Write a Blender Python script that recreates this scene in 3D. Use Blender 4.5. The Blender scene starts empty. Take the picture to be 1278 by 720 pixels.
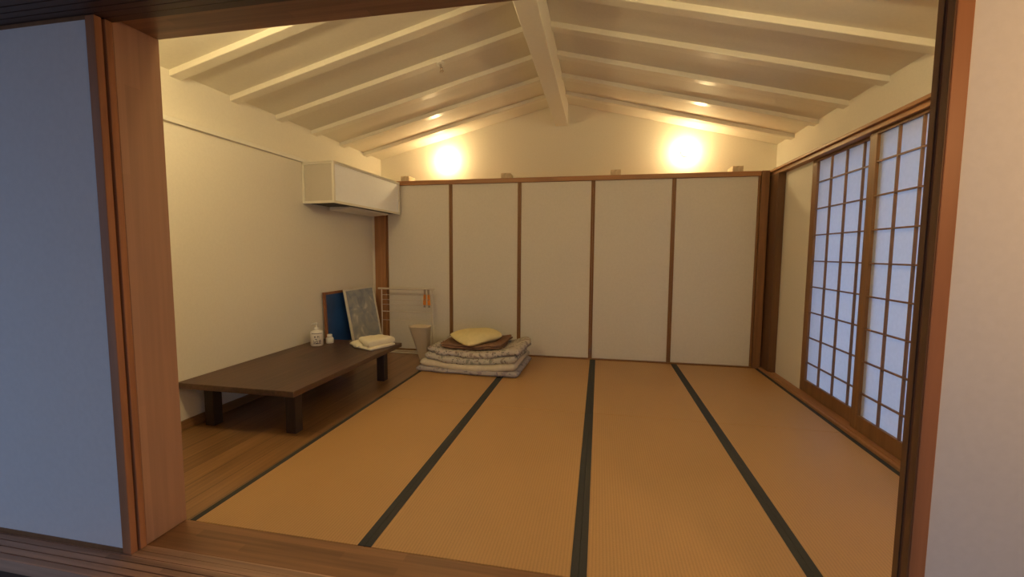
import bpy, bmesh, math, random
from mathutils import Vector, Matrix, noise
random.seed(7)
scene = bpy.context.scene
COL = scene.collection

# ------------------------------------------------------------------ materials
def new_mat(name):
    m = bpy.data.materials.new(name); m.use_nodes = True
    nt = m.node_tree
    return m, nt, nt.nodes, nt.links, nt.nodes['Principled BSDF']

def ramp(nd, stops):
    r = nd.new('ShaderNodeValToRGB')
    el = r.color_ramp.elements
    while len(el) < len(stops): el.new(0.5)
    for e, (p, c) in zip(el, stops):
        e.position = p; e.color = (*c, 1)
    return r

def coords(nd, lk, scale=(1, 1, 1), rot=(0, 0, 0)):
    tc = nd.new('ShaderNodeTexCoord'); mp = nd.new('ShaderNodeMapping')
    mp.inputs['Scale'].default_value = scale; mp.inputs['Rotation'].default_value = rot
    lk.new(tc.outputs['Object'], mp.inputs['Vector'])
    return mp

def bump(nd, lk, b, height, strength=0.2, dist=0.01):
    bp = nd.new('ShaderNodeBump'); bp.inputs['Strength'].default_value = strength
    bp.inputs['Distance'].default_value = dist
    lk.new(height, bp.inputs['Height']); lk.new(bp.outputs['Normal'], b.inputs['Normal'])

def plain(name, col, rough=0.6, var=0.06, nscale=18, bstr=0.08, metallic=0.0, spec=0.4):
    m, nt, nd, lk, b = new_mat(name)
    mp = coords(nd, lk)
    n = nd.new('ShaderNodeTexNoise'); n.inputs['Scale'].default_value = nscale; n.inputs['Detail'].default_value = 4
    lk.new(mp.outputs[0], n.inputs['Vector'])
    r = ramp(nd, [(0.3, tuple(c*(1-var) for c in col)), (0.7, tuple(min(1, c*(1+var)) for c in col))])
    lk.new(n.outputs['Fac'], r.inputs['Fac']); lk.new(r.outputs[0], b.inputs['Base Color'])
    b.inputs['Roughness'].default_value = rough; b.inputs['Metallic'].default_value = metallic
    b.inputs['Specular IOR Level'].default_value = spec
    if bstr: bump(nd, lk, b, n.outputs['Fac'], bstr, 0.004)
    return m

def wood(name, col, axis='z', rough=0.45, contrast=0.25, fine=1.0, spec=0.4):
    """solid timber, grain running along axis"""
    m, nt, nd, lk, b = new_mat(name)
    s = {'x': (1.2, 22, 22), 'y': (22, 1.2, 22), 'z': (22, 22, 1.2)}[axis]
    mp = coords(nd, lk, tuple(v*fine for v in s))
    n = nd.new('ShaderNodeTexNoise'); n.inputs['Scale'].default_value = 1.0
    n.inputs['Detail'].default_value = 6; n.inputs['Distortion'].default_value = 0.6
    lk.new(mp.outputs[0], n.inputs['Vector'])
    r = ramp(nd, [(0.25, tuple(c*(1-contrast) for c in col)), (0.55, col), (0.8, tuple(min(1, c*(1+contrast)) for c in col))])
    lk.new(n.outputs['Fac'], r.inputs['Fac']); lk.new(r.outputs[0], b.inputs['Base Color'])
    b.inputs['Roughness'].default_value = rough; b.inputs['Specular IOR Level'].default_value = spec
    bump(nd, lk, b, n.outputs['Fac'], 0.08, 0.003)
    return m

def laminated(name, col, along, across, block=0.55, strip=0.04, rough=0.45, contrast=0.22, mortar=0.0, grain=1.0):
    """timber of finger-jointed strips; along / across are object axes"""
    m, nt, nd, lk, b = new_mat(name)
    tc = nd.new('ShaderNodeTexCoord'); sp = nd.new('ShaderNodeSeparateXYZ'); cb = nd.new('ShaderNodeCombineXYZ')
    lk.new(tc.outputs['Object'], sp.inputs[0])
    lk.new(sp.outputs['XYZ'.index(along.upper())], cb.inputs[0]); lk.new(sp.outputs['XYZ'.index(across.upper())], cb.inputs[1])
    br = nd.new('ShaderNodeTexBrick')
    br.inputs['Scale'].default_value = 1.0; br.inputs['Brick Width'].default_value = block
    br.inputs['Row Height'].default_value = strip; br.inputs['Mortar Size'].default_value = mortar
    br.inputs['Mortar Smooth'].default_value = 0.1
    br.offset = 0.37; br.offset_frequency = 2
    br.inputs['Color1'].default_value = (*[c*(1-contrast) for c in col], 1)
    br.inputs['Color2'].default_value = (*[min(1, c*(1+contrast)) for c in col], 1)
    br.inputs['Mortar'].default_value = (*[c*0.25 for c in col], 1)
    lk.new(cb.outputs[0], br.inputs['Vector'])
    s = {'x': (1.5, 40, 40), 'y': (40, 1.5, 40), 'z': (40, 40, 1.5)}[along]
    mp = coords(nd, lk, s)
    n = nd.new('ShaderNodeTexNoise'); n.inputs['Scale'].default_value = 1; n.inputs['Detail'].default_value = 6
    lk.new(mp.outputs[0], n.inputs['Vector'])
    r = ramp(nd, [(0.3, tuple(1-grain*c for c in (0.28, 0.30, 0.32))), (0.7, tuple(1+grain*c for c in (0.12, 0.10, 0.08)))])
    lk.new(n.outputs['Fac'], r.inputs['Fac'])
    mx = nd.new('ShaderNodeMix'); mx.data_type = 'RGBA'; mx.blend_type = 'MULTIPLY'; mx.inputs[0].default_value = 1
    lk.new(br.outputs['Color'], mx.inputs[6]); lk.new(r.outputs[0], mx.inputs[7])
    lk.new(mx.outputs[2], b.inputs['Base Color'])
    b.inputs['Roughness'].default_value = rough
    bump(nd, lk, b, n.outputs['Fac'], 0.08, 0.003)
    return m

def tatami_mat():
    m, nt, nd, lk, b = new_mat('tatami_rush')
    mp = coords(nd, lk)
    w = nd.new('ShaderNodeTexWave'); w.wave_type = 'BANDS'; w.bands_direction = 'X'
    w.inputs['Scale'].default_value = 22.0; w.inputs['Distortion'].default_value = 0.25
    w.inputs['Detail'].default_value = 1.0; w.inputs['Detail Scale'].default_value = 6
    lk.new(mp.outputs[0], w.inputs['Vector'])
    mp2 = coords(nd, lk, (70, 380, 1))
    n = nd.new('ShaderNodeTexNoise'); n.inputs['Scale'].default_value = 1; n.inputs['Detail'].default_value = 2
    lk.new(mp2.outputs[0], n.inputs['Vector'])
    mp3 = coords(nd, lk, (3, 2, 1))
    n2 = nd.new('ShaderNodeTexNoise'); n2.inputs['Scale'].default_value = 1; n2.inputs['Detail'].default_value = 3
    lk.new(mp3.outputs[0], n2.inputs['Vector'])
    ad = nd.new('ShaderNodeMath'); ad.operation = 'MULTIPLY_ADD'
    lk.new(w.outputs['Fac'], ad.inputs[0]); ad.inputs[1].default_value = 0.45; lk.new(n.outputs['Fac'], ad.inputs[2])
    ad2 = nd.new('ShaderNodeMath'); ad2.operation = 'MULTIPLY_ADD'
    lk.new(n2.outputs['Fac'], ad2.inputs[0]); ad2.inputs[1].default_value = 0.35; lk.new(ad.outputs[0], ad2.inputs[2])
    r = ramp(nd, [(0.35, (0.35, 0.20, 0.080)), (0.95, (0.50, 0.295, 0.124))])
    lk.new(ad2.outputs[0], r.inputs['Fac']); lk.new(r.outputs[0], b.inputs['Base Color'])
    b.inputs['Roughness'].default_value = 0.42; b.inputs['Specular IOR Level'].default_value = 0.5
    bump(nd, lk, b, ad.outputs[0], 0.35, 0.003)
    return m

def floral(name, base, c1, c2, c3, scale=16):
    m, nt, nd, lk, b = new_mat(name)
    mp = coords(nd, lk)
    n = nd.new('ShaderNodeTexNoise'); n.inputs['Scale'].default_value = 9; n.inputs['Detail'].default_value = 3
    lk.new(mp.outputs[0], n.inputs['Vector'])
    mxv = nd.new('ShaderNodeMix'); mxv.data_type = 'RGBA'; mxv.inputs[0].default_value = 0.12
    lk.new(mp.outputs[0], mxv.inputs[6]); lk.new(n.outputs['Color'], mxv.inputs[7])
    cur = None
    for k, (c, sc, th) in enumerate(((c1, scale, 0.26), (c2, scale*1.6, 0.22), (c3, scale*2.3, 0.2))):
        v = nd.new('ShaderNodeTexVoronoi'); v.inputs['Scale'].default_value = sc
        lk.new(mxv.outputs[2], v.inputs['Vector'])
        r = ramp(nd, [(th, (0.8, 0.8, 0.8)), (th+0.1, (0, 0, 0))])
        lk.new(v.outputs['Distance'], r.inputs['Fac'])
        mx = nd.new('ShaderNodeMix'); mx.data_type = 'RGBA'
        lk.new(r.outputs[0], mx.inputs[0])
        if cur is None: mx.inputs[6].default_value = (*base, 1)
        else: lk.new(cur, mx.inputs[6])
        mx.inputs[7].default_value = (*c, 1)
        cur = mx.outputs[2]
    lk.new(cur, b.inputs['Base Color'])
    b.inputs['Roughness'].default_value = 0.9; b.inputs['Specular IOR Level'].default_value = 0.1
    n2 = nd.new('ShaderNodeTexNoise'); n2.inputs['Scale'].default_value = 30
    lk.new(mp.outputs[0], n2.inputs['Vector'])
    bump(nd, lk, b, n2.outputs['Fac'], 0.25, 0.01)
    return m

def paper_translucent(name, col, trans=0.6):
    m, nt, nd, lk, b = new_mat(name)
    mp = coords(nd, lk, (40, 40, 40))
    n = nd.new('ShaderNodeTexNoise'); n.inputs['Scale'].default_value = 1; n.inputs['Detail'].default_value = 5
    lk.new(mp.outputs[0], n.inputs['Vector'])
    r = ramp(nd, [(0.3, tuple(c*0.95 for c in col)), (0.7, col)])
    lk.new(n.outputs['Fac'], r.inputs['Fac'])
    d = nd.new('ShaderNodeBsdfDiffuse'); t = nd.new('ShaderNodeBsdfTranslucent'); mx = nd.new('ShaderNodeMixShader')
    lk.new(r.outputs[0], d.inputs[0]); lk.new(r.outputs[0], t.inputs[0])
    mx.inputs[0].default_value = trans
    lk.new(d.outputs[0], mx.inputs[1]); lk.new(t.outputs[0], mx.inputs[2])
    lk.new(mx.outputs[0], nd['Material Output'].inputs['Surface'])
    nd.remove(b)
    return m

def emitter(name, col, strength):
    m, nt, nd, lk, b = new_mat(name)
    b.inputs['Base Color'].default_value = (0.9, 0.88, 0.84, 1)
    b.inputs['Emission Color'].default_value = (*col, 1)
    b.inputs['Emission Strength'].default_value = strength
    b.inputs['Roughness'].default_value = 0.3
    return m

def picture_pale():
    m, nt, nd, lk, b = new_mat('pale_drawing')
    mp = coords(nd, lk, (5, 5, 5), (0.6, 0.2, 0.4))
    n = nd.new('ShaderNodeTexNoise'); n.inputs['Scale'].default_value = 1.0; n.inputs['Detail'].default_value = 5; n.inputs['Distortion'].default_value = 1.6
    lk.new(mp.outputs[0], n.inputs['Vector'])
    r = ramp(nd, [(0.30, (0.20, 0.24, 0.30)), (0.45, (0.30, 0.33, 0.37)), (0.58, (0.36, 0.38, 0.38)), (0.68, (0.62, 0.62, 0.58))])
    lk.new(n.outputs['Fac'], r.inputs['Fac']); lk.new(r.outputs[0], b.inputs['Base Color'])
    b.inputs['Roughness'].default_value = 0.35
    return m

def picture_blue():
    m, nt, nd, lk, b = new_mat('deep_blue_picture')
    mp = coords(nd, lk, (2, 2, 2))
    n = nd.new('ShaderNodeTexNoise'); n.inputs['Scale'].default_value = 1.0; n.inputs['Detail'].default_value = 3
    lk.new(mp.outputs[0], n.inputs['Vector'])
    r = ramp(nd, [(0.3, (0.012, 0.05, 0.17)), (0.7, (0.03, 0.12, 0.38))])
    lk.new(n.outputs['Fac'], r.inputs['Fac']); lk.new(r.outputs[0], b.inputs['Base Color'])
    b.inputs['Roughness'].default_value = 0.4
    return m

M = {}
M['plaster'] = plain('cream_wallpaper', (0.74, 0.70, 0.60), 0.85, 0.02, 60, 0.10, spec=0.2)
M['ceiling'] = plain('ceiling_board', (0.74, 0.70, 0.60), 0.6, 0.02, 40, 0.04, spec=0.3)
M['rafter'] = plain('rafter_paint', (0.76, 0.72, 0.62), 0.30, 0.02, 40, 0.03, spec=0.5)
M['door_paper'] = plain('closet_door_paper', (0.72, 0.68, 0.60), 0.8, 0.025, 50, 0.08, spec=0.2)
M['hall_paper'] = plain('hall_door_paper', (0.74, 0.72, 0.70), 0.75, 0.02, 50, 0.06, spec=0.2)
M['hall_plaster'] = plain('hall_plaster', (0.55, 0.50, 0.40), 0.9, 0.04, 30, 0.1)
M['hall_stone'] = plain('hall_stone_floor', (0.16, 0.17, 0.18), 0.5, 0.15, 8, 0.1)
M['hall_ceiling'] = wood('hall_ceiling_boards', (0.22, 0.14, 0.07), 'x')
M['frame_z'] = wood('frame_timber_upright', (0.36, 0.175, 0.075), 'z')
M['frame_x'] = wood('frame_timber_cross', (0.36, 0.175, 0.075), 'x')
M['frame_y'] = wood('frame_timber_long', (0.36, 0.175, 0.075), 'y')
M['stile_z'] = wood('stile_timber', (0.42, 0.18, 0.078), 'z', 0.5, spec=0.25)
M['divider_z'] = wood('divider_timber', (0.24, 0.115, 0.045), 'z')
M['post_z'] = wood('corner_post_timber', (0.25, 0.12, 0.05), 'z')
M['dark_post'] = wood('dark_upright_timber', (0.13, 0.062, 0.028), 'z')
M['shaded_edge_z'] = wood('shaded_edge_timber', (0.19, 0.095, 0.04), 'z', 0.55, spec=0.2)  # stile wood darkened: shade on the right door edges put into the colour
M['shoji_z'] = wood('shoji_timber', (0.23, 0.115, 0.046), 'z')
M['lattice'] = wood('shoji_lattice', (0.22, 0.11, 0.05), 'z')
M['jamb'] = laminated('laminated_jamb', (0.46, 0.25, 0.145), 'z', 'y', 0.95, 0.06, contrast=0.07, grain=0.4)
M['sill'] = laminated('laminated_sill', (0.25, 0.125, 0.06), 'x', 'y', 0.7, 0.045, contrast=0.16)
M['track'] = laminated('laminated_track', (0.44, 0.27, 0.18), 'x', 'y', 0.8, 0.022, contrast=0.22)
M['header'] = laminated('laminated_header', (0.30, 0.15, 0.07), 'x', 'y', 0.8, 0.045, contrast=0.15)
M['header_dark'] = wood('header_track', (0.08, 0.042, 0.026), 'x')
M['planks'] = laminated('floor_planks', (0.26, 0.14, 0.06), 'y', 'x', 1.6, 0.14, rough=0.35, contrast=0.15, mortar=0.002)
M['table'] = laminated('dark_table_top', (0.080, 0.042, 0.026), 'y', 'x', 3.0, 0.16, rough=0.42, contrast=0.25, grain=1.3)
M['table_leg'] = wood('dark_table_leg', (0.032, 0.019, 0.013), 'z', 0.5)
M['tatami'] = tatami_mat()
M['heri'] = plain('tatami_border_cloth', (0.052, 0.053, 0.055), 0.85, 0.12, 200, 0.1, spec=0.15)
M['white_paint'] = plain('white_painted_wood', (0.72, 0.69, 0.60), 0.45, 0.02, 30, 0.03)
M['cover_front_lit'] = plain('cover_front_lit', (0.87, 0.89, 0.92), 0.6, 0.015, 30, 0.02)  # stronger light on the front face put into the colour
M['cover_side_shaded'] = plain('shaded_cover_side', (0.52, 0.48, 0.41), 0.8, 0.015, 30, 0.02)  # weaker light on the side faces painted in as a darker tone
M['dark_vent'] = plain('dark_vent', (0.04, 0.035, 0.03), 0.6)
M['plastic'] = plain('white_plastic', (0.74, 0.71, 0.65), 0.35, 0.02, 20, 0.02)
M['rack'] = plain('rack_plastic', (0.62, 0.55, 0.46), 0.4, 0.02, 20, 0.0)
M['bin'] = plain('bin_plastic', (0.70, 0.60, 0.44), 0.4, 0.02, 20, 0.02)
M['pin_orange'] = plain('orange_plastic', (0.75, 0.26, 0.03), 0.4, 0.05, 40, 0.0)
M['pin_grey'] = plain('grey_plastic', (0.35, 0.28, 0.22), 0.4, 0.05, 40, 0.0)
M['ink'] = plain('dark_print', (0.03, 0.02, 0.06), 0.5, 0.1, 40, 0.0)
M['ink_purple'] = plain('purple_print', (0.10, 0.02, 0.10), 0.5, 0.1, 40, 0.0)
M['towel'] = plain('cream_towel', (0.78, 0.73, 0.58), 0.95, 0.05, 90, 0.4, spec=0.1)
M['chrome'] = plain('chrome', (0.7, 0.68, 0.62), 0.2, 0.02, 20, 0.0, metallic=1.0)
M['block'] = wood('block_timber', (0.62, 0.50, 0.34), 'y', 0.6)
M['paper'] = paper_translucent('shoji_paper', (0.86, 0.87, 0.88), 0.52)
M['bulb'] = emitter('lamp_globe', (1.0, 0.74, 0.36), 150.0)
M['bulb_front'] = emitter('opening_lamp_globe', (1.0, 0.76, 0.38), 340.0)
M['hall_bulb'] = emitter('hall_lamp_globe', (1.0, 0.60, 0.25), 80.0)
M['porcelain'] = plain('lamp_base_white', (0.75, 0.72, 0.64), 0.4, 0.02, 20, 0.0)
M['frame_white'] = plain('white_picture_frame', (0.72, 0.68, 0.58), 0.4, 0.03, 30, 0.02)
M['frame_brown'] = wood('brown_picture_frame', (0.28, 0.115, 0.055), 'z')
M['pic_pale'] = picture_pale(); M['pic_blue'] = picture_blue()
M['futon_lav'] = floral('lavender_floral', (0.40, 0.37, 0.38), (0.24, 0.20, 0.24), (0.46, 0.38, 0.36), (0.18, 0.17, 0.22), 12)
M['futon_white'] = plain('cream_mattress', (0.62, 0.55, 0.44), 0.9, 0.06, 25, 0.3, spec=0.1)
M['futon_green'] = floral('pale_green_floral', (0.50, 0.47, 0.42), (0.22, 0.23, 0.20), (0.34, 0.26, 0.22), (0.13, 0.11, 0.11), 14)
M['futon_pink'] = floral('pale_pink_floral', (0.54, 0.49, 0.44), (0.30, 0.24, 0.22), (0.22, 0.22, 0.20), (0.12, 0.09, 0.09), 15)
M['blanket'] = plain('brown_blanket', (0.22, 0.13, 0.085), 0.95, 0.12, 30, 0.4, spec=0.05)
M['pillow'] = plain('yellow_pillow', (0.74, 0.64, 0.34), 0.9, 0.04, 20, 0.2, spec=0.1)
M['alu'] = plain('aluminium', (0.25, 0.24, 0.23), 0.4, 0.02, 20, 0.0, metallic=0.8)
M['snow'] = plain('pale_ground', (0.30, 0.33, 0.38), 0.9, 0.05, 3, 0.1)

# ------------------------------------------------------------------ builders
class MB:
    def __init__(s): s.bm = bmesh.new()
    def box(s, x0, x1, y0, y1, z0, z1, bev=0.0, rot=None, seg=1):
        r = bmesh.ops.create_cube(s.bm, size=1.0)
        vs = r['verts']
        for v in vs:
            v.co = Vector(((x0+x1)/2 + v.co.x*(x1-x0), (y0+y1)/2 + v.co.y*(y1-y0), (z0+z1)/2 + v.co.z*(z1-z0)))
        if rot is not None:
            for v in vs: v.co = rot @ v.co
        if bev:
            es = {e for v in vs for e in v.link_edges}
            bmesh.ops.bevel(s.bm, geom=list(es), offset=bev, segments=seg, profile=0.5, affect='EDGES')
        return s
    def hexa(s, pts):
        """8 corners: bottom 4 ccw, top 4 ccw"""
        v = [s.bm.verts.new(p) for p in pts]
        for f in ((0, 3, 2, 1), (4, 5, 6, 7), (0, 1, 5, 4), (1, 2, 6, 5), (2, 3, 7, 6), (3, 0, 4, 7)):
            s.bm.faces.new([v[i] for i in f])
        return s
    def extrude_x(s, poly, x0, x1):
        """poly: list of (y, z)"""
        a = [s.bm.verts.new((x0, p[0], p[1])) for p in poly]; b = [s.bm.verts.new((x1, p[0], p[1])) for p in poly]
        n = len(poly)
        s.bm.faces.new(a); s.bm.faces.new(list(reversed(b)))
        for i in range(n): s.bm.faces.new((a[i], b[i], b[(i+1) % n], a[(i+1) % n]))
        return s
    def extrude_y(s, poly, y0, y1):
        a = [s.bm.verts.new((p[0], y0, p[1])) for p in poly]; b = [s.bm.verts.new((p[0], y1, p[1])) for p in poly]
        n = len(poly)
        s.bm.faces.new(a); s.bm.faces.new(list(reversed(b)))
        for i in range(n): s.bm.faces.new((a[i], b[i], b[(i+1) % n], a[(i+1) % n]))
        return s
    def tube(s, p0, p1, r0, r1=None, seg=12):
        p0, p1 = Vector(p0), Vector(p1); d = p1-p0
        q = d.to_track_quat('Z', 'Y').to_matrix().to_4x4()
        bmesh.ops.create_cone(s.bm, cap_ends=True, segments=seg, radius1=r0, radius2=r0 if r1 is None else r1,
                              depth=d.length, matrix=Matrix.Translation((p0+p1)/2) @ q)
        return s
    def lathe(s, prof, c, axis=(0, 0, 1), seg=24):
        """prof: list of (r, h)"""
        q = Vector(axis).to_track_quat('Z', 'Y')
        rings = []
        for r, h in prof:
            if r < 1e-6: rings.append([s.bm.verts.new(Vector(c) + q @ Vector((0, 0, h)))])
            else: rings.append([s.bm.verts.new(Vector(c) + q @ Vector((r*math.cos(2*math.pi*k/seg), r*math.sin(2*math.pi*k/seg), h))) for k in range(seg)])
        for A, B in zip(rings, rings[1:]):
            for k in range(seg):
                k2 = (k+1) % seg
                if len(A) == 1 and len(B) == 1: continue
                if len(A) == 1: s.bm.faces.new((A[0], B[k], B[k2]))
                elif len(B) == 1: s.bm.faces.new((A[k], B[0], A[k2]))
                else: s.bm.faces.new((A[k], B[k], B[k2], A[k2]))
        return s
    def build(s, name, mat, parent=None, smooth=False, origin=None):
        bm = s.bm
        bmesh.ops.recalc_face_normals(bm, faces=bm.faces)
        if parent is not None:
            o0 = world_loc(parent)
        elif origin is not None: o0 = Vector(origin)
        else:
            xs = [v.co for v in bm.verts]
            o0 = Vector(((min(v.x for v in xs)+max(v.x for v in xs))/2, (min(v.y for v in xs)+max(v.y for v in xs))/2, min(v.z for v in xs)))
        for v in bm.verts: v.co -= o0
        if smooth:
            for f in bm.faces: f.smooth = True
        me = bpy.data.meshes.new(name); bm.to_mesh(me); bm.free()
        me.materials.append(M[mat] if isinstance(mat, str) else mat)
        ob = bpy.data.objects.new(name, me); COL.objects.link(ob)
        if parent is not None: ob.parent = parent
        else: ob.location = o0
        return ob

def world_loc(o):
    v = Vector(o.location)
    while o.parent: o = o.parent; v += Vector(o.location)
    return v

def tag(o, label, cat, group=None):
    o['label'] = label; o['category'] = cat
    if group: o['group'] = group
    return o

def thing(name, label, cat, loc, group=None):
    o = bpy.data.objects.new(name, None); COL.objects.link(o); o.location = loc
    o.empty_display_size = 0.1
    return tag(o, label, cat, group)

def struct(o, label=None, cat=None):
    o['kind'] = 'structure'
    if label: o['label'] = label
    if cat: o['category'] = cat
    return o

def copy_tree(o, parent=None, shift=None):
    c = o.copy(); COL.objects.link(c); c.parent = parent
    if shift is not None: c.location = Vector(o.location) + Vector(shift)
    for ch in o.children: copy_tree(ch, c)
    return c

# ------------------------------------------------------------------ key dimensions
XL, XLW = -2.952, -2.78          # left wall: upper plane / lower (furred) plane
XR = 2.052                       # right wall upper plane
YB, YU = 3.525, 4.076            # closet front, rear gable wall
ZE, ZA, XA = 2.515, 3.135, -0.452  # eave, apex
ZR = 2.121                       # rail / lintel level
def roof(x): return ZA - (ZA-ZE)*abs(x-XA)/(XR-XA)

# ------------------------------------------------------------------ setting
b = MB(); b.box(XL-0.1, XR+0.1, 0.0, YU+0.1, -0.14, -0.045); b.box(XLW-0.05, -1.788, 0.0, 3.50, -0.05, -0.004)
struct(b.build('floor', 'planks', origin=(XLW, 0, 0)), 'oiled wooden plank floor showing beside the tatami on the left', 'floor')

# left wall
b = MB(); b.box(XL-0.12, XL, -0.18, YU+0.1, ZR-0.15, ZE+0.12); b.box(XL-0.12, XLW, -0.18, 3.50, -0.05, ZR-0.01)
struct(b.build('wall_left', 'plaster'), 'cream papered wall on the left of the room', 'wall')
b = MB(); b.box(XLW-0.172, XLW+0.022, -0.0, 3.49, ZR-0.022, ZR+0.014, 0.003)
struct(b.build('trim_1', 'white_paint'), 'narrow cream picture rail along the left wall', 'trim')
b = MB(); b.box(XLW-0.01, XLW+0.012, 0.0, 3.49, -0.004, 0.062, 0.003)
struct(b.build('baseboard_left', 'planks'), 'wooden skirting along the left wall', 'baseboard')

# right wall: upper plane, lower panel by the closet, part beside the shoji near the hall
b = MB(); b.box(XR, XR+0.12, -0.18, YU+0.1, ZR-0.05, ZE+0.12)
b.box(1.872, XR+0.12, 2.738, YU, 0.0, ZR-0.01); b.box(1.872, XR+0.12, -0.18, 0.774, -0.05, ZR-0.01)
struct(b.build('wall_right', 'plaster'), 'cream wall on the right above and beside the shoji', 'wall')

# rear gable wall, standing back behind the closet top
b = MB()
b.extrude_y([(XL-0.1, 0.0), (XR+0.1, 0.0), (XR+0.1, ZE-0.02), (XA, ZA+0.05), (XL-0.1, ZE-0.02)], YU, YU+0.1)
struct(b.build('wall_back', 'plaster'), 'cream gable wall with two globe lamps above the closets', 'wall')

# front wall with the wide opening
XJ, XJ2, ZH = -1.803, 1.78, 2.137
b = MB()
b.box(XL-0.1, XJ-0.03, -0.178, -0.002, -0.14, ZH); b.box(XJ2+0.03, XR+0.1, -0.178, -0.002, -0.14, ZH)
b.extrude_y([(XL-0.1, ZH+0.09), (XR+0.1, ZH+0.09), (XR+0.1, ZE), (XA, ZA+0.05), (XL-0.1, ZE)], -0.178, -0.002)
struct(b.build('wall_front', 'plaster'), 'front wall around the wide opening to the hall', 'wall')
# wall of the hall above the door tracks and beyond the doors
b = MB(); b.box(-4.2, 4.2, -0.36, -0.18, ZR+0.10, 2.62); b.box(-4.2, XL-0.1, -0.178, -0.05, -0.3, ZR+0.1); b.box(XR+0.1, 4.2, -0.178, -0.05, -0.3, ZR+0.1)
struct(b.build('wall_hall', 'hall_plaster'), 'hall side wall above the sliding doors', 'wall')

# jambs, lintel, sill
b = MB(); b.box(XJ-0.03, XJ, -0.182, 0.0, 0.0, ZH, 0.002)
struct(b.build('trim_2', 'jamb'), 'wide laminated wooden jamb on the left of the opening', 'door jamb')
b = MB(); b.box(XJ2, XJ2+0.03, -0.182, 0.0, 0.0, ZH, 0.002)
struct(b.build('trim_3', 'jamb'), 'laminated wooden jamb behind the right sliding doors', 'door jamb')
b = MB(); b.box(XJ-0.03, XJ2+0.03, -0.182, 0.0, ZH, ZH+0.09, 0.002)
struct(b.build('trim_4', 'header'), 'wooden lintel over the opening', 'lintel')
def track_profile(z, up, depth):
    """profile (y,z) of a board with grooves; up=+1 grooves open upward"""
    grooves = [(-0.344, -0.339), (-0.312, -0.307), (-0.281, -0.276), (-0.2505, -0.2475), (-0.2165, -0.2145)]
    top = [(-0.372, z)]
    for a, c in grooves: top += [(a, z), (a, z-up*0.005), (c, z-up*0.005), (c, z)]
    top += [(-0.182, z)]
    return top + [(-0.182, z-up*depth), (-0.372, z-up*depth)]
b = MB(); b.extrude_x(track_profile(0.0, 1, 0.05), -4.2, 4.2)
struct(b.build('trim_5', 'track'), 'grooved wooden door track across the threshold', 'door track')
b = MB(); b.box(-1.95, 1.95, -0.181, -0.001, -0.05, -0.001, 0.002)
struct(b.build('trim_6', 'sill'), 'flat laminated threshold board before the tatami', 'sill')
b = MB(); b.extrude_x(track_profile(ZR-0.003, -1, 0.09), -4.2, 4.2)
struct(b.build('trim_7', 'header_dark'), 'dark grooved header track over the sliding doors', 'door track')
b = MB(); b.box(-4.2, 4.2, -0.36, -0.05, -0.3, -0.055)
struct(b.build('trim_8', 'header_dark'), 'dark riser below the door track', 'riser')

# hall shell around the camera
b = MB(); b.box(-4.3, 4.3, -3.6, -0.05, -0.36, -0.30)
struct(b.build('floor_hall', 'hall_stone'), 'dark stone floor of the hall', 'floor')
b = MB(); b.box(-4.3, 4.3, -3.6, -0.18, 2.62, 2.70)
struct(b.build('ceiling_hall', 'hall_ceiling'), 'dark boarded hall ceiling', 'ceiling')
b = MB(); b.box(4.2, 4.3, -3.6, -0.05, -0.3, 2.62)
struct(b.build('wall_hall_right', 'hall_plaster'), 'right end wall of the hall', 'wall')
b = MB(); b.box(-4.3, 4.3, -3.6, -3.5, 1.05, 2.62); b.box(3.6, 4.3, -3.6, -3.5, -0.3, 1.05); b.box(-4.3, -4.0, -3.6, -3.5, -0.3, 1.05)
struct(b.build('wall_hall_back', 'hall_plaster'), 'outer hall wall with a low wide window opening', 'wall')

# ceiling with rafters and ridge beam
ce = MB()
ce.extrude_y([(XL-0.1, roof(XL-0.1)), (XA, ZA), (XR+0.1, roof(XR+0.1)), (XR+0.1, roof(XR+0.1)+0.08), (XA, ZA+0.08), (XL-0.1, roof(XL-0.1)+0.08)], -0.17, YU+0.09)
ceil = struct(ce.build('ceiling', 'ceiling'), 'pitched cream boarded ceiling with rafters and ridge beam', 'ceiling')
def rafter(y, side):
    x1 = XL if side < 0 else XR
    xa = XA + side*0.075
    t = 0.042
    b = MB()
    b.extrude_y([(x1, roof(x1)+0.003), (xa, roof(xa)+0.003), (xa, roof(xa)-t), (x1, roof(x1)-t)], y-0.045, y+0.045)
    es = [e for e in b.bm.edges if abs(e.verts[0].co.y-e.verts[1].co.y) < 1e-5 and max(e.verts[0].co.z-roof(e.verts[0].co.x), e.verts[1].co.z-roof(e.verts[1].co.x)) < -0.02]
    bmesh.ops.bevel(b.bm, geom=es, offset=0.006, segments=3, profile=0.5, affect='EDGES')
    return b.build('rafter', 'rafter', ceil)
for k in range(7):
    for sd in (-1, 1): rafter(0.575+0.5155*k, sd)
b = MB(); b.box(XA-0.078, XA+0.078, 0.0, YU, 2.848, ZA-0.005, 0.006, seg=2)
b.build('ridge_beam', 'rafter', ceil)

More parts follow.
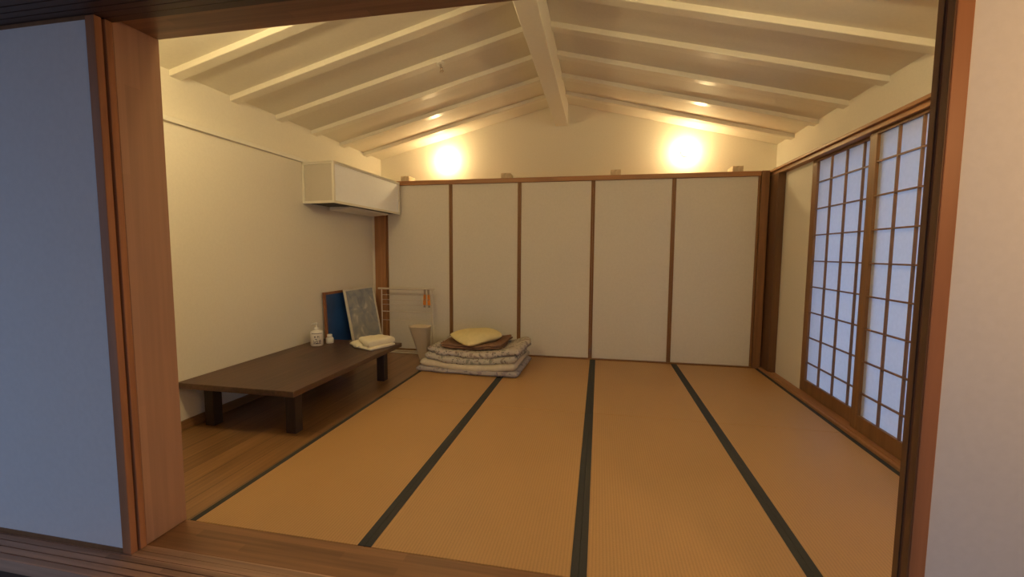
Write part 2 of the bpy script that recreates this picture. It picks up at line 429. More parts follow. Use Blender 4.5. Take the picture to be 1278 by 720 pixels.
# ------------------------------------------------------------------ closet wall
b = MB(); b.box(-2.597, 1.712, 3.50, YU-0.002, ZR-0.052, ZR, 0.003)
struct(b.build('trim_9', 'frame_x'), 'brown wooden rail along the top of the closet doors', 'rail')
b = MB(); b.box(-2.742, -2.599, 3.485, 3.60, -0.004, ZR+0.0, 0.003)
struct(b.build('trim_10', 'frame_z'), 'brown corner post left of the closet doors', 'post')
b = MB(); b.box(XLW-0.17, -2.743, 3.50, YU, -0.02, ZR-0.01)
struct(b.build('wall_corner', 'plaster'), 'narrow cream wall return beside the left corner post', 'wall')
b = MB(); b.box(1.714, 1.790, 3.485, 3.60, 0.0, ZR, 0.003)
struct(b.build('trim_11', 'post_z'), 'brown corner post right of the closet doors', 'post')
b = MB(); b.box(1.802, 1.871, 3.29, 3.60, 0.018, ZR-0.055, 0.003)
struct(b.build('trim_12', 'dark_post'), 'dark upright board on the right wall beside the corner post', 'post')
b = MB(); b.box(-2.597, 1.712, 3.50, 3.60, -0.04, 0.012, 0.002)
struct(b.build('trim_13', 'divider_z'), 'thin dark floor rail under the closet doors', 'rail')

ex = [-2.597, -1.7414, -0.8875, -0.0321, 0.8447, 1.7125]
lab = ['cream closet door at the left end, behind the white drying rack',
       'cream closet door directly behind the pile of folded futons',
       'middle one of the five cream closet doors, right of the futon pile',
       'second cream closet door from the right end of the closet row',
       'cream closet door at the right end, next to the shoji wall']
for i in range(5):
    x0, x1 = ex[i], ex[i+1]
    t = thing('closet_door', lab[i], 'closet door', ((x0+x1)/2, 3.54, 0.013), 'closet doors along the back wall')
    x0 += 0.001; x1 -= 0.001
    b = MB(); b.box(x0+0.021, x1-0.021, 3.527, 3.545, 0.014, ZR-0.054); b.build('panel', 'door_paper', t)
    for (a, c) in ((x0, x0+0.0205), (x1-0.0205, x1)):
        b = MB(); b.box(a, c, 3.517, 3.55, 0.013, ZR-0.053, 0.002); b.build('stile', 'divider_z', t)

# blocks on the closet top, evenly spaced
bl = ['pale timber block on the closet top at far left, above the boxed wall unit',
      'timber block on the closet top just right of the left lamp',
      'timber block on the closet top left of the right lamp',
      'pale timber block on the closet top right of the right lamp']
for i, x in enumerate((-2.36, -1.07, 0.215, 1.50)):
    b = MB(); b.box(x-0.055, x+0.055, 3.57, 3.77, ZR+0.001, ZR+0.072, 0.004, seg=2)
    tag(b.build('timber_block', 'block'), bl[i], 'block', 'timber blocks on the closet top')

# ------------------------------------------------------------------ shoji wall
b = MB(); b.box(1.789, XR, -0.0, 3.60, ZR-0.024, ZR, 0.003); b.box(1.812, XR, -0.0, 3.60, ZR-0.058, ZR-0.024, 0.002)
struct(b.build('trim_14', 'frame_y'), 'brown wooden head rail above the shoji', 'rail')
b = MB(); b.box(1.774, 2.0, 0.0, 3.49, -0.04, 0.018, 0.003); b.box(1.80, 1.815, 0.0, 3.29, 0.018, 0.024)
struct(b.build('trim_15', 'frame_y'), 'brown wooden floor track below the shoji', 'sill')

b = MB(); b.box(1.795, XR+0.1, 0.775, 0.8635, 0.018, ZR-0.059, 0.003)
struct(b.build('trim_17', 'post_z'), 'brown post at the hall end of the shoji', 'post')

def shoji(x, y0, y1, label, z0=0.022, z1=ZR-0.060, near_stile=0.080):
    t = thing('shoji_screen', label, 'shoji screen', (x+0.014, (y0+y1)/2, z0), 'shoji screens on the right wall')
    st, tr, br_ = 0.080, 0.020, 0.108
    b = MB()
    b.box(x, x+0.028, y0, y0+near_stile, z0, z1, 0.002); b.box(x, x+0.028, y1-st, y1, z0, z1, 0.002)
    b.box(x+0.001, x+0.027, y0+near_stile, y1-st, z0, z0+br_, 0.002); b.box(x+0.001, x+0.027, y0+near_stile, y1-st, z1-tr, z1, 0.002)
    b.build('frame', 'shoji_z', t)
    b = MB()
    ya, yb, za, zb = y0+near_stile, y1-st, z0+br_, z1-tr
    for k in range(1, 4):
        y = ya+(yb-ya)*k/4; b.box(x+0.004, x+0.020, y-0.005, y+0.005, za, zb)
    for k in range(1, 9):
        z = 0.0633+0.2247*k; b.box(x+0.005, x+0.019, ya, yb, z-0.005, z+0.005)
    b.build('lattice', 'lattice', t)
    b = MB()   # one sheet of paper glued behind the lattice
    b.bm.faces.new([b.bm.verts.new(p) for p in ((x+0.0205, ya-0.008, za-0.008), (x+0.0205, yb+0.008, za-0.008), (x+0.0205, yb+0.008, zb+0.008), (x+0.0205, ya-0.008, zb+0.008))])
    b.build('paper', 'paper', t)
    return t
shoji(1.872, 1.735, 2.735, 'far shoji screen with white paper, next to the cream wall panel', near_stile=0.036)
shoji(1.838, 0.865, 1.850, 'near shoji screen with white paper, sliding in front of the far one')
# outer window behind the shoji
w = struct(MB().box(2.10, 2.14, 0.864, 2.737, 0.0, 0.05).box(2.10, 2.14, 0.864, 2.737, 2.02, 2.07).box(2.10, 2.14, 0.864, 0.91, 0.05, 2.02).box(2.10, 2.14, 2.69, 2.737, 0.05, 2.02).build('window_1', 'alu'),
           'metal window frame outside the shoji', 'window')

# ------------------------------------------------------------------ sliding doors to the hall
def hall_door(name, x0, x1, y0, y1, stile_left, label):
    t = bpy.data.objects.new(name, None); COL.objects.link(t); t.location = ((x0+x1)/2, (y0+y1)/2, 0.001)
    struct(t, label, 'sliding door')
    z0, z1 = 0.001, ZR-0.004
    sw = 0.044
    b = MB(); b.box(x0+sw, x1-sw, y0+0.004, y1-0.004, z0+0.02, z1-0.014); b.build('panel', 'hall_paper', t)
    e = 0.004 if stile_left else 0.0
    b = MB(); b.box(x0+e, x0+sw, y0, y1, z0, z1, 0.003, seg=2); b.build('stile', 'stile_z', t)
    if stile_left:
        b = MB(); b.box(x0, x0+e, y0+0.001, y1-0.001, z0, z1, 0.001); b.build('shaded_edge', 'shaded_edge_z', t)  # thin dark strip added to paint in the shade on this edge
    b = MB(); b.box(x1-sw, x1, y0, y1, z0, z1, 0.003, seg=2); b.build('stile', 'stile_z', t)
    b = MB(); b.box(x0+sw, x1-sw, y0+0.001, y1-0.001, z0, z0+0.02); b.build('bottom_rail', 'divider_z', t)
    b = MB(); b.box(x0+sw, x1-sw, y0+0.001, y1-0.001, z1-0.014, z1); b.build('top_rail', 'divider_z', t)
hall_door('door_1', -3.62, -1.802, -0.246, -0.219, False, 'white sliding door at the left edge, nearest the hall')
hall_door('door_2', -3.60, -1.797, -0.212, -0.187, False, 'second sliding door tucked behind the white left door')
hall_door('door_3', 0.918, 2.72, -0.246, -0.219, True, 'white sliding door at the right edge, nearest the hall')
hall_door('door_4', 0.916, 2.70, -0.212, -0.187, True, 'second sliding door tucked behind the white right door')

# ------------------------------------------------------------------ tatami
cx = [-1.786, -0.900, 0.0, 0.900, 1.772]
rows = [(0.001, 1.760), (1.764, 3.498)]
col_l = ['beside the plank floor, leftmost column', 'second column from the left', 'third column from the left', 'beside the shoji, rightmost column']
row_l = ['near tatami mat at the threshold', 'far tatami mat before the closet doors']
for r, (y0, y1) in enumerate(rows):
    for c in range(4):
        x0, x1 = cx[c]+0.0008, cx[c+1]-0.0008
        lb = row_l[r] + ', ' + col_l[c]
        if r == 1 and c == 0: lb = 'far tatami mat under the left part of the futon pile, leftmost column'
        if r == 1 and c == 1: lb = 'far tatami mat under the right part of the futon pile, second column'
        t = thing('tatami_mat', lb, 'tatami mat', ((x0+x1)/2, (y0+y1)/2, -0.045), 'tatami mats')
        off = (0.0, -0.006, 0.006, 0.0)[c]
        ya = y0 if r == 0 else y0+off
        yb = y1+off if r == 0 else y1
        b = MB(); b.box(x0, x1, ya, yb, -0.045, -0.0008, 0.0015); b.build('rush_surface', 'tatami', t)
        for (a, d) in ((x0-0.0002, x0+0.031), (x1-0.031, x1+0.0002)):
            b = MB(); b.box(a, d, ya+0.0002, yb-0.0002, -0.030, 0.0006, 0.0006); b.build('cloth_border', 'heri', t)

# ------------------------------------------------------------------ low table
TZ = 0.343
t = thing('low_table', 'long low dark brown wooden table along the left wall', 'table', (-2.32, 1.60, -0.004))
b = MB(); b.box(-2.776, -1.862, 0.812, 2.385, TZ-0.040, TZ, 0.004, seg=2); b.build('tabletop', 'table', t)
for lx in (-2.660, -2.000):
    for ly in (0.985, 2.235):
        b = MB(); b.box(lx-0.038, lx+0.038, ly-0.038, ly+0.038, -0.004, TZ-0.040, 0.004, seg=2); b.build('leg', 'table_leg', t)

# ------------------------------------------------------------------ boxed wall unit (air conditioner cover)
P = dict(bl=(XLW+0.001, 2.19), fl=(-2.415, 2.15), fr=(-2.385, 3.478), br=(XLW+0.001, 3.478))
z0, z1 = 1.708, 2.098
t = thing('wall_unit_cover', 'cream boxed cover of a wall unit, high in the left corner', 'wall unit', (-2.60, 2.82, z0))
def q3(p, z): return (p[0], p[1], z)
def lerp(a, c, k): return (a[0]+(c[0]-a[0])*k, a[1]+(c[1]-a[1])*k)
def slab(mb, A, B, za, zb, th, inset=0.0):
    """upright slab from plan point A to B, thickness th inward (left normal), pushed inward by inset"""
    d = Vector((B[0]-A[0], B[1]-A[1])).normalized(); n = Vector((-d.y, d.x))
    a0 = Vector(A)+n*inset; b0 = Vector(B)+n*inset
    a1 = Vector(A)+n*(inset+th); b1 = Vector(B)+n*(inset+th)
    mb.hexa([(a0.x, a0.y, za), (b0.x, b0.y, za), (b1.x, b1.y, za), (a1.x, a1.y, za),
             (a0.x, a0.y, zb), (b0.x, b0.y, zb), (b1.x, b1.y, zb), (a1.x, a1.y, zb)])
def framed(mb, A, B, w, th):
    L = (Vector(B)-Vector(A)).length
    slab(mb, A, lerp(A, B, w/L), z0, z1, th); slab(mb, lerp(A, B, 1-w/L), B, z0, z1, th)
    slab(mb, lerp(A, B, w/L), lerp(A, B, 1-w/L), z0, z0+w, th); slab(mb, lerp(A, B, w/L), lerp(A, B, 1-w/L), z1-w, z1, th)
b = MB(); framed(b, P['bl'], P['fl'], 0.022, 0.02); framed(b, P['fl'], P['fr'], 0.022, 0.02); framed(b, P['fr'], P['br'], 0.022, 0.02)
b.build('frame', 'white_paint', t)
b = MB(); slab(b, lerp(P['fl'], P['fr'], .017), lerp(P['fl'], P['fr'], .983), z0+0.022, z1-0.022, 0.008, 0.012); b.build('front_panel', 'cover_front_lit', t)
b = MB(); slab(b, lerp(P['bl'], P['fl'], .06), lerp(P['bl'], P['fl'], .94), z0+0.022, z1-0.022, 0.008, 0.010); b.build('side_panel', 'cover_side_shaded', t)
b = MB(); slab(b, lerp(P['fr'], P['br'], .06), lerp(P['fr'], P['br'], .94), z0+0.022, z1-0.022, 0.008, 0.010); b.build('side_panel', 'cover_side_shaded', t)
b = MB(); b.hexa([q3(P['bl'], z1-0.018), q3(P['fl'], z1-0.018), q3(P['fr'], z1-0.018), q3(P['br'], z1-0.018),
                  q3(P['bl'], z1), q3(P['fl'], z1), q3(P['fr'], z1), q3(P['br'], z1)]); b.build('top_board', 'white_paint', t)
b = MB(); b.hexa([(-2.74, 2.26, z0+0.004), (-2.45, 2.23, z0+0.004), (-2.43, 3.44, z0+0.004), (-2.74, 3.44, z0+0.004),
                  (-2.74, 2.26, z0+0.014), (-2.45, 2.23, z0+0.014), (-2.43, 3.44, z0+0.014), (-2.74, 3.44, z0+0.014)]); b.build('grille', 'dark_vent', t)
b = MB()
b.hexa([(-2.735, 2.55, z0-0.030), (-2.52, 2.55, z0-0.012), (-2.52, 3.40, z0-0.012), (-2.735, 3.40, z0-0.030),
        (-2.735, 2.55, z0+0.005), (-2.50, 2.55, z0+0.005), (-2.50, 3.40, z0+0.005), (-2.735, 3.40, z0+0.005)])
b.build('louvre', 'plastic', t)

# ------------------------------------------------------------------ globe wall lamps
def wall_lamp(x, z, label, y=YU, s=-1, group='globe lamps on the gable wall', glow='bulb'):
    t = thing('wall_lamp', label, 'lamp', (x, y, z), group)
    b = MB(); b.lathe([(0, 0.001), (0.052, 0.001), (0.055, 0.006), (0.053, 0.018), (0.036, 0.024), (0.034, 0.045), (0.0, 0.045)], (x, y, z), (0, s, 0), 28)
    b.build('base', 'porcelain', t, smooth=True)
    b = MB()
    n = 14; R = 0.052
    b.lathe([(R*math.sin(math.pi*k/n), 0.093-R*math.cos(math.pi*k/n)) for k in range(n+1)], (x, y, z), (0, s, 0), 28)
    b.build('globe', glow, t, smooth=True)
wall_lamp(-1.972, 2.468, 'lit round globe lamp on the gable wall, left of the ridge')
wall_lamp(1.040, 2.464, 'lit round globe lamp on the gable wall, right of the ridge')
wall_lamp(-1.972, 2.44, 'round globe lamp inside above the opening, left of the ridge', -0.002, 1, 'globe lamps above the opening', 'bulb_front')
wall_lamp(1.040, 2.44, 'round globe lamp inside above the opening, right of the ridge', -0.002, 1, 'globe lamps above the opening', 'bulb_front')

# sprinkler on the ceiling
sx, sy = -1.333, 2.112; sz = roof(sx)-0.042
t = thing('sprinkler_head', 'small chrome sprinkler head on the left ceiling slope', 'sprinkler', (sx, sy, sz))
b = MB(); b.lathe([(0, 0.0), (0.038, 0.0), (0.036, 0.010), (0.014, 0.012), (0.0, 0.012)], (sx, sy, sz), (0.24, 0, -0.97), 20); b.build('rosette', 'porcelain', t, smooth=True)
b = MB(); b.tube((sx, sy, sz-0.008), (sx+0.008, sy, sz-0.040), 0.011)
b.tube((sx+0.018, sy, sz-0.038), (sx+0.022, sy, sz-0.066), 0.003); b.tube((sx-0.004, sy, sz-0.038), (sx+0.004, sy, sz-0.066), 0.003); b.build('body', 'chrome', t)
b = MB(); b.lathe([(0, 0.0), (0.019, 0.0), (0.019, 0.004), (0.0, 0.004)], (sx+0.012, sy, sz-0.066), (0.24, 0, -0.97), 16); b.build('deflector', 'chrome', t)

# ------------------------------------------------------------------ pictures leaning at the left wall
def picture(name, label, A, B, height, lean_x, xw, fw, th, fmat, pmat, skew=0.0):
    """A,B: y range; leans on the wall at x=xw with its foot at x=xw+lean_x"""
    t = thing(name, label, 'picture', (xw+lean_x, (A+B)/2, -0.004))
    foot = Vector((xw+lean_x, 0, -0.003)); u = Vector((-lean_x, 0, math.sqrt(height**2-lean_x**2))).normalized()
    nrm = Vector((u.z, 0, -u.x))
    def pt(y, h, o): return foot + Vector((0, y+skew*h, 0)) + u*h + nrm*o
    def bar(mb, ya, yb, ha, hb, oa, ob):
        mb.hexa([pt(ya, ha, oa), pt(yb, ha, oa), pt(yb, ha, ob), pt(ya, ha, ob), pt(ya, hb, oa), pt(yb, hb, oa), pt(yb, hb, ob), pt(ya, hb, ob)])
    b = MB()
    bar(b, A, A+fw, 0, height, 0, th); bar(b, B-fw, B, 0, height, 0, th)
    bar(b, A+fw, B-fw, 0, fw, 0, th); bar(b, A+fw, B-fw, height-fw, height, 0, th)
    b.build('frame', fmat, t)
    b = MB(); bar(b, A+fw*0.8, B-fw*0.8, fw*0.8, height-fw*0.8, th*0.25, th*0.5); b.build('picture_sheet', pmat, t)
picture('framed_picture', 'plain deep blue picture in a brown frame, leaning upright on the left wall', 2.432, 3.00, 0.822, 0.035, XLW+0.013, 0.026, 0.022, 'frame_brown', 'pic_blue')
picture('framed_picture', 'pale grey drawing in a thin white frame, leaning in front of the blue picture', 2.70, 3.32, 0.842, 0.150, XLW+0.075, 0.020, 0.020, 'frame_white', 'pic_pale')

# ------------------------------------------------------------------ things on the table
bx, by = -2.600, 2.090
t = thing('pump_bottle', 'white pump bottle with dark printed label on the low table', 'bottle', (bx, by, TZ))
b = MB(); b.lathe([(0, 0), (0.052, 0), (0.0575, 0.006), (0.0575, 0.128), (0.053, 0.140), (0.022, 0.150), (0.018, 0.156), (0, 0.156)], (bx, by, TZ), seg=28); b.build('body', 'plastic', t, smooth=True)
b = MB(); b.lathe([(0.020, 0.154), (0.022, 0.157), (0.022, 0.174), (0.009, 0.177), (0.008, 0.206), (0, 0.206)], (bx, by, TZ), seg=20); b.build('collar', 'plastic', t, smooth=True)
b = MB(); b.box(bx-0.014, bx+0.014, by-0.014, by+0.014, TZ+0.203, TZ+0.221, 0.004, seg=2); b.tube((bx, by, TZ+0.212), (bx-0.045, by-0.014, TZ+0.205), 0.006, 0.005); b.build('pump_head', 'plastic', t)
def print_patch(mb, a0, a1, h0, h1, R=0.0583, c=(bx, by)):
    n = max(2, int((a1-a0)/0.12)+1)
    lo, hi, lo2, hi2 = [], [], [], []
    for k in range(n+1):
        a = a0+(a1-a0)*k/n
        for L, rr, h in ((lo, R, h0), (hi, R, h1), (lo2, R-0.0012, h0), (hi2, R-0.0012, h1)):
            L.append(mb.bm.verts.new((c[0]+rr*math.cos(a), c[1]+rr*math.sin(a), TZ+h)))
    for k in range(n):
        mb.bm.faces.new((lo[k], lo[k+1], hi[k+1], hi[k])); mb.bm.faces.new((lo2[k], hi2[k], hi2[k+1], lo2[k+1]))
        mb.bm.faces.new((lo[k], lo2[k], lo2[k+1], lo[k+1])); mb.bm.faces.new((hi[k], hi[k+1], hi2[k+1], hi2[k]))
fa = math.atan2(-1.59-by, 0.05-bx)     # towards the hall
b = MB()
print_patch(b, fa-0.9, fa+0.85, 0.120, 0.125)
for (da, h, w, hh) in ((-.45, .078, .22, .004), (-.40, .070, .05, .016), (-.25, .072, .05, .014), (0.05, .080, .18, .004), (.08, .070, .05, .018), (.28, .066, .05, .02),
                       (-.3, .058, .3, .004), (-.1, .050, .06, .01), (-.55, .030, .05, .02), (-.40, .034, .2, .004), (-.38, .026, .05, .016), (-.2, .040, .25, .004), (-.15, .026, .2, .004), (-.62, .022, .9, .004), (.05, .026, .05, .02)):
    print_patch(b, fa+da, fa+da+w, h*1.15, h*1.15+hh*1.25)
b.build('label_print', 'ink', t)
b = MB()
for (da, h, w, hh) in ((.25, .046, .4, .004), (.3, .022, .05, .026), (.5, .024, .05, .026), (.25, .034, .45, .004), (.28, .022, .4, .004)): print_patch(b, fa+da, fa+da+w, h*1.15, h*1.15+hh*1.25)
b.build('label_print', 'ink_purple', t)

jx, jy = -2.548, 2.215
t = thing('small_bottle', 'tiny white bottle with ribbed cap beside the pump bottle', 'bottle', (jx, jy, TZ))
b = MB(); b.lathe([(0, 0), (0.033, 0), (0.036, 0.004), (0.036, 0.046), (0.027, 0.058), (0, 0.058)], (jx, jy, TZ), seg=22); b.build('body', 'plastic', t, smooth=True)
b = MB(); b.lathe([(0.022, 0.056), (0.024, 0.058), (0.024, 0.084), (0.020, 0.088), (0, 0.088)], (jx, jy, TZ), seg=22); b.build('cap', 'plastic', t, smooth=True)

def soft_slab(mb, corners, z0, z1, n=18, rnd=0.35, amp=0.004, fr=9.0, seed=0.0, zfun=None, power=4.0, pinch=0.0):
    """cloth pad on a plan quad (4 points ccw); rounded rim; zfun lifts it"""
    def plan(u, v):
        A, B, C, D = [Vector(c) for c in corners]
        k = 1-pinch*abs((2*u-1)*(2*v-1))**1.5
        u, v = 0.5+(u-0.5)*k, 0.5+(v-0.5)*k
        return (A*(1-u)+B*u)*(1-v) + (D*(1-u)+C*u)*v
    def prof(u, v):
        a = abs(2*u-1); c = abs(2*v-1)
        return (max(0.0, 1-a**power) * max(0.0, 1-c**power)) ** rnd
    top, bot = {}, {}
    for i in range(n+1):
        for j in range(n+1):
            u, v = i/n, j/n
            u = 0.5-0.5*math.cos(math.pi*u); v = 0.5-0.5*math.cos(math.pi*v)
            p = plan(u, v); h = prof(u, v)
            mid = z0+(z1-z0)*0.45
            nz = noise.noise(Vector((p.x*fr, p.y*fr, seed)))*amp
            dz = zfun(p.x, p.y) if zfun else 0.0
            zt = mid+(z1-mid)*h + nz*min(1, h*1.5); zb = mid-(mid-z0)*min(1.0, h*1.25)
            ex_ = noise.noise(Vector((p.x*fr*0.7, p.y*fr*0.7, seed+5)))*amp*1.2
            top[i, j] = mb.bm.verts.new((p.x+ex_, p.y+ex_, zt+dz))
            edge = i in (0, n) or j in (0, n)
            bot[i, j] = top[i, j] if edge else mb.bm.verts.new((p.x+ex_, p.y+ex_, max(z0, zb)+dz))
    for i in range(n):
        for j in range(n):
            mb.bm.faces.new((top[i, j], top[i+1, j], top[i+1, j+1], top[i, j+1]))
            q = (bot[i, j], bot[i, j+1], bot[i+1, j+1], bot[i+1, j])
            if len(set(q)) >= 3: mb.bm.faces.new(q)
    return mb

t = thing('folded_towel', 'folded cream towel at the far corner of the low table', 'towel', (-2.06, 2.17, TZ))
b = MB(); soft_slab(b, [(-2.00, 1.975), (-1.880, 2.28), (-2.06, 2.365), (-2.165, 2.10)], TZ+0.024, TZ+0.088, 18, 0.24, 0.006, 14, 1.0, power=5, zfun=lambda x, y: 0.02*(x+2.02)/-0.14 if x < -2.02 else 0.0); b.build('upper_fold', 'towel', t, smooth=True)
b = MB(); soft_slab(b, [(-1.965, 1.965), (-1.868, 2.26), (-2.09, 2.375), (-2.205, 2.07)], TZ+0.0005, TZ+0.030, 16, 0.22, 0.003, 14, 2.0, power=6); b.build('lower_fold', 'towel', t, smooth=True)
b = MB(); soft_slab(b, [(-2.13, 2.02), (-2.07, 2.20), (-2.215, 2.27), (-2.285, 2.13)], TZ+0.0005, TZ+0.055, 14, 0.42, 0.008, 18, 3.0, power=3); b.build('loose_end', 'towel', t, smooth=True)

# ------------------------------------------------------------------ drying rack with pegs
ry = 3.375
t = thing('drying_rack', 'thin white folding drying rack before the left closet door', 'drying rack', (-2.26, ry+0.02, -0.004))
b = MB(); b.tube((-2.645, ry, 0.792), (-1.905, ry, 0.792), 0.012); b.build('top_rail', 'rack', t, smooth=False)
for x in (-2.600, -1.935):
    b = MB(); b.tube((x, ry, 0.034), (x, ry, 0.784), 0.0075); b.build('post', 'rack', t)
for z, r in ((0.508, 0.006), (0.715, 0.003), (0.655, 0.003), (0.595, 0.003), (0.40, 0.003)):
    b = MB(); b.tube((-2.597, ry, z), (-1.938, ry, z), r, seg=8); b.build('rod', 'rack', t)
b = MB(); b.tube((-2.62, ry-0.045, 0.006), (-1.915, ry-0.045, 0.006), 0.010); b.tube((-2.62, ry+0.055, 0.006), (-1.915, ry+0.055, 0.006), 0.010)
b.box(-2.612, -2.588, ry-0.045, ry+0.055, -0.003, 0.016, 0.003); b.box(-1.947, -1.923, ry-0.045, ry+0.055, -0.003, 0.016, 0.003)
b.tube((-2.600, ry, 0.010), (-2.600, ry, 0.040), 0.010); b.tube((-1.935, ry, 0.010), (-1.935, ry, 0.040), 0.010)
b.build('foot', 'rack', t)

def peg(x, z, label, tilt=0.0):
    y = ry-0.030
    t = thing('clothes_peg', label, 'clothes peg', (x, y, z), 'pegs hanging on the drying rack')
    T = Matrix.Translation((x, y, z)) @ Matrix.Rotation(tilt, 4, 'Y')
    def hx(mb, pts): mb.hexa([T @ Vector(p) for p in pts])
    for q in (-1, 1):
        b = MB(); a, c, d = q*0.003, q*0.016, q*0.012
        hx(b, [(a, -0.009, -0.075), (c, -0.009, -0.075), (c, 0.009, -0.075), (a, 0.009, -0.075), (a, -0.009, 0.052), (d, -0.009, 0.052), (d, 0.009, 0.052), (a, 0.009, 0.052)])
        b.build('jaw', 'pin_orange', t)
    b = MB(); b.tube(T @ Vector((0, -0.012, -0.010)), T @ Vector((0, 0.012, -0.010)), 0.008, seg=10); b.build('spring', 'pin_grey', t)
    b = MB(); hx(b, [(-0.012, -0.006, -0.105), (0.012, -0.006, -0.105), (0.012, 0.006, -0.105), (-0.012, 0.006, -0.105), (-0.009, -0.006, -0.076), (0.009, -0.006, -0.076), (0.009, 0.006, -0.076), (-0.009, 0.006, -0.076)]); b.build('tip', 'pin_grey', t)
    b = MB(); hx(b, [(-0.010, -0.006, 0.053), (0.010, -0.006, 0.053), (0.010, 0.006, 0.053), (-0.010, 0.006, 0.053), (-0.013, -0.006, 0.115), (0.013, -0.006, 0.115), (0.013, 0.006, 0.115), (-0.013, 0.006, 0.115)])
    b.build('handle', 'pin_grey', t)
    b = MB(); b.tube((x, y, z+0.110), (x, y+0.016, z+0.110), 0.003, seg=8); b.build('hook', 'pin_grey', t)
peg(-2.018, 0.680, 'left orange clothes peg hanging on the drying rack', 0.03)
peg(-1.966, 0.678, 'right orange clothes peg hanging on the drying rack', -0.05)

# ------------------------------------------------------------------ waste bin
wx, wy = -1.957, 3.10
b = MB()
def ring(hw, hd, z, r=0.35, n=28):
    out = []
    for k in range(n):
        a = 2*math.pi*k/n; c, s_ = math.cos(a), math.sin(a); e = 0.45
        out.append(b.bm.verts.new((wx+0.035-0.055*z/0.39+hw*math.copysign(abs(c)**e, c), wy+hd*math.copysign(abs(s_)**e, s_), z)))
    return out
prof = [(0.048, 0.045, 0.0, 0), (0.052, 0.048, 0.004, 0), (0.112, 0.09, 0.376, 0), (0.119, 0.096, 0.380, 0), (0.119, 0.096, 0.390, 0), (0.108, 0.086, 0.390, 0), (0.047, 0.044, 0.010, 0)]
rg = [ring(p[0], p[1], p[2]-0.0) for p in prof]
for A, B in zip(rg, rg[1:]):
    for k in range(28): b.bm.faces.new((A[k], A[(k+1) % 28], B[(k+1) % 28], B[k]))
b.bm.faces.new(rg[0]); b.bm.faces.new(rg[-1])
tag(b.build('waste_bin', 'bin', smooth=True), 'tapered beige plastic waste bin between drying rack and futon pile', 'bin')

# ------------------------------------------------------------------ futon pile
def sag(x, y):
    u = (x+1.27)/0.5
    return -0.050*(1-min(1.0, abs(u)**2.2))
def fold_pad(mb, cx_, cy_, hx, hy, z0, th, layers, rot=0.0, seed=0.0, sg=1.0, open_left=False, amp=0.010, skew=0.0):
    """a quilt folded in `layers` thicknesses, folds at the front (-y) and back; swept along x"""
    t_ = th/layers; r = t_/2*0.98
    path = []                      # outline in (y,z), one closed loop around the zigzag
    # build as separate rounded layers joined at alternating ends
    prof_pts = []
    seg = 7
    nx = 44
    for L in range(layers):
        zc = z0+t_*(L+0.5)
        off = noise.noise(Vector((L*3.1, seed, 0.3)))*0.022
        poly = []
        for k in range(seg+1):
            a = math.pi/2 + math.pi*k/seg
            poly.append((-hy+r+off+r*1.2*math.cos(a), zc+r*math.sin(a)))
        for k in range(1, 8): poly.append((-hy+r+off+(2*hy-2*r)*k/8, zc-r))
        for k in range(seg+1):
            a = -math.pi/2 + math.pi*k/seg
            poly.append((hy-r+off+r*1.2*math.cos(a), zc+r*math.sin(a)))
        for k in range(1, 8): poly.append((hy-r+off-(2*hy-2*r)*k/8, zc+r))
        rings = []
        cr, sr = math.cos(rot), math.sin(rot)
        for i in range(nx+1):
            u = -1+2*i/nx
            x = hx*u + off*0.6
            end = 1-max(0.0, (abs(u)-0.955)/0.045)**2*0.55
            rr = []
            for (y, z) in poly:
                zz = zc+(z-zc)*end
                wy_ = noise.noise(Vector((u*3.5+seed, L*2.0+seed, y*2.0)))*amp*1.6
                yy = y*(1-0.012*(1-end)) + wy_ + skew*x
                wx_ = noise.noise(Vector((y*5.0+seed, L*2.7, seed)))*amp*1.5*(1 if abs(u) > 0.8 else 0)
                X = cx_ + (x+wx_)*cr - yy*sr; Y = cy_ + (x+wx_)*sr + yy*cr
                wz = noise.noise(Vector((X*5+seed, Y*4, L*0.7)))*amp*0.55
                base = (zz-z0)
                f = min(1.0, max(0.0, (zz-0.0)/0.06))
                rr.append(mb.bm.verts.new((X, Y, max(0.0012, zz + sag(X, Y)*sg*f + (wz if z0 > 0.01 or z > zc else wz*0.2)))))
            rings.append(rr)
        n = len(poly)
        for A, B in zip(rings, rings[1:]):
            for k in range(n): mb.bm.faces.new((A[k], A[(k+1) % n], B[(k+1) % n], B[k]))
        mb.bm.faces.new(rings[0]); mb.bm.faces.new(list(reversed(rings[-1])))
    return mb

FG = 'bedding folded in a pile on the tatami'
b = MB(); fold_pad(b, -1.250, 2.935, 0.545, 0.375, 0.001, 0.062, 1, -0.035, 1.0, 0.3)
tag(b.build('folded_futon', 'futon_lav', smooth=True), 'lavender floral folded futon at the bottom of the bedding pile', 'futon', FG)
b = MB(); fold_pad(b, -1.240, 2.945, 0.510, 0.360, 0.064, 0.078, 1, -0.030, 2.0, 0.9, amp=0.016)
tag(b.build('folded_futon', 'futon_white', smooth=True), 'plain cream folded mattress second from the bottom of the bedding pile', 'futon', FG)
b = MB(); fold_pad(b, -1.215, 2.950, 0.490, 0.345, 0.143, 0.072, 1, -0.02, 3.0, 1.1, amp=0.024)
tag(b.build('folded_quilt', 'futon_green', smooth=True), 'pale floral folded quilt above the plain cream mattress', 'quilt', FG)
b = MB(); fold_pad(b, -1.180, 2.965, 0.500, 0.330, 0.216, 0.066, 1, -0.04, 4.0, 1.2, amp=0.028)
tag(b.build('folded_quilt', 'futon_pink', smooth=True), 'pinkish floral folded quilt just under the brown blanket', 'quilt', FG)
b = MB(); fold_pad(b, -1.235, 2.960, 0.330, 0.270, 0.283, 0.056, 2, 0.02, 5.0, 1.0, amp=0.018)
tag(b.build('folded_blanket', 'blanket', smooth=True), 'brown folded blanket under the yellow pillow', 'blanket', FG)
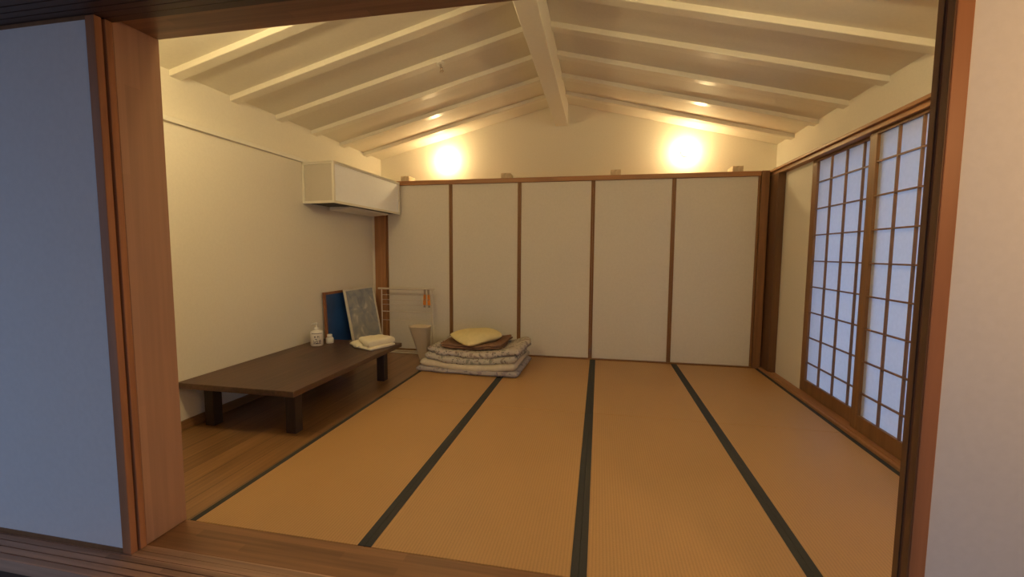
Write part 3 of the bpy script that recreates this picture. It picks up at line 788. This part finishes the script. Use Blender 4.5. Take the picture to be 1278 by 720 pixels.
b = MB(); soft_slab(b, [(-1.235, 2.545), (-0.915, 2.92), (-1.12, 3.27), (-1.615, 2.90)], 0.288, 0.418, 26, 0.60, 0.006, 6, 4.0, power=2.6, zfun=lambda x, y: -0.30*max(0.0, 2.76-y), pinch=0.16)
tag(b.build('pillow', 'pillow', smooth=True), 'yellow cream pillow on top of the bedding pile', 'pillow', FG)

# ------------------------------------------------------------------ hall lamp (behind the camera, to the right)
hx, hy, hz = 1.6, -1.25, 1.75
t = thing('pendant_lamp', 'round pendant lamp in the hall, outside the picture', 'lamp', (hx, hy, 2.62))
b = MB(); b.lathe([(0, 0), (0.06, 0), (0.06, 0.02), (0.03, 0.03), (0, 0.03)], (hx, hy, 2.62), (0, 0, -1), 24); b.tube((hx, hy, 2.60), (hx, hy, hz+0.10), 0.006, seg=8); b.build('base', 'porcelain', t)
b = MB(); R = 0.11; b.lathe([(R*math.sin(math.pi*k/12), -R*math.cos(math.pi*k/12)) for k in range(13)], (hx, hy, hz), (0, 0, -1), 24); b.build('globe', 'hall_bulb', t, smooth=True)

# unseen eave, added to keep sky light off the upper shoji
b = MB(); b.box(XR+0.13, 3.15, -0.3, 4.4, 2.30, 2.36)
struct(b.build('trim_16', 'hall_ceiling'), 'unseen boarded eave added to shade the upper shoji', 'eave')
# ground outside
b = MB(); b.box(2.2, 9.0, -6.0, 9.0, -0.5, -0.4); b.box(-9.0, 2.2, -9.0, -3.65, -0.5, -0.4)
struct(b.build('ground', 'snow'), 'pale ground outside', 'ground')

# ------------------------------------------------------------------ world: dusk sky, bluer and brighter towards +x
wd = bpy.data.worlds.new('World'); scene.world = wd; wd.use_nodes = True
nt = wd.node_tree; nd = nt.nodes; lk = nt.links
tc = nd.new('ShaderNodeTexCoord'); sp = nd.new('ShaderNodeSeparateXYZ'); lk.new(tc.outputs['Generated'], sp.inputs[0])
mr = nd.new('ShaderNodeMapRange'); mr.inputs['From Min'].default_value = -1; mr.inputs['From Max'].default_value = 1
lk.new(sp.outputs[0], mr.inputs['Value'])
rp = ramp(nd, [(0.0, (0.31, 0.43, 0.68)), (0.55, (0.32, 0.44, 0.70)), (1.0, (0.86, 1.30, 2.25))])
lk.new(mr.outputs[0], rp.inputs['Fac'])
bg = nd['Background']; lk.new(rp.outputs[0], bg.inputs['Color']); bg.inputs['Strength'].default_value = 1.0

# ------------------------------------------------------------------ camera
yaw, pitch, roll, f = -0.1978546, -0.0825061, 0.0057973, 541.7469
C = Vector((0.0529, -1.5908, 1.2457))
fw = Vector((math.sin(yaw)*math.cos(pitch), math.cos(yaw)*math.cos(pitch), math.sin(pitch)))
r0 = Vector((math.cos(yaw), -math.sin(yaw), 0)); u0 = r0.cross(fw)
rt = math.cos(roll)*r0 + math.sin(roll)*u0; up = -math.sin(roll)*r0 + math.cos(roll)*u0
cam = bpy.data.cameras.new('Camera'); co = bpy.data.objects.new('Camera', cam); COL.objects.link(co)
cam.sensor_fit = 'HORIZONTAL'; cam.sensor_width = 36.0; cam.lens = f/1278*36.0; cam.clip_start = 0.02
mt = Matrix((rt, up, -fw)).transposed().to_4x4(); mt.translation = C
co.matrix_world = mt
scene.camera = co

# ------------------------------------------------------------------ view and sampling quality
vs = scene.view_settings
vs.view_transform = 'Standard'; vs.look = 'None'; vs.exposure = 0.0; vs.gamma = 1.0; vs.use_curve_mapping = False
scene.cycles.use_denoising = True
scene.cycles.max_bounces = 10; scene.cycles.diffuse_bounces = 7
scene.cycles.sample_clamp_indirect = 6.0
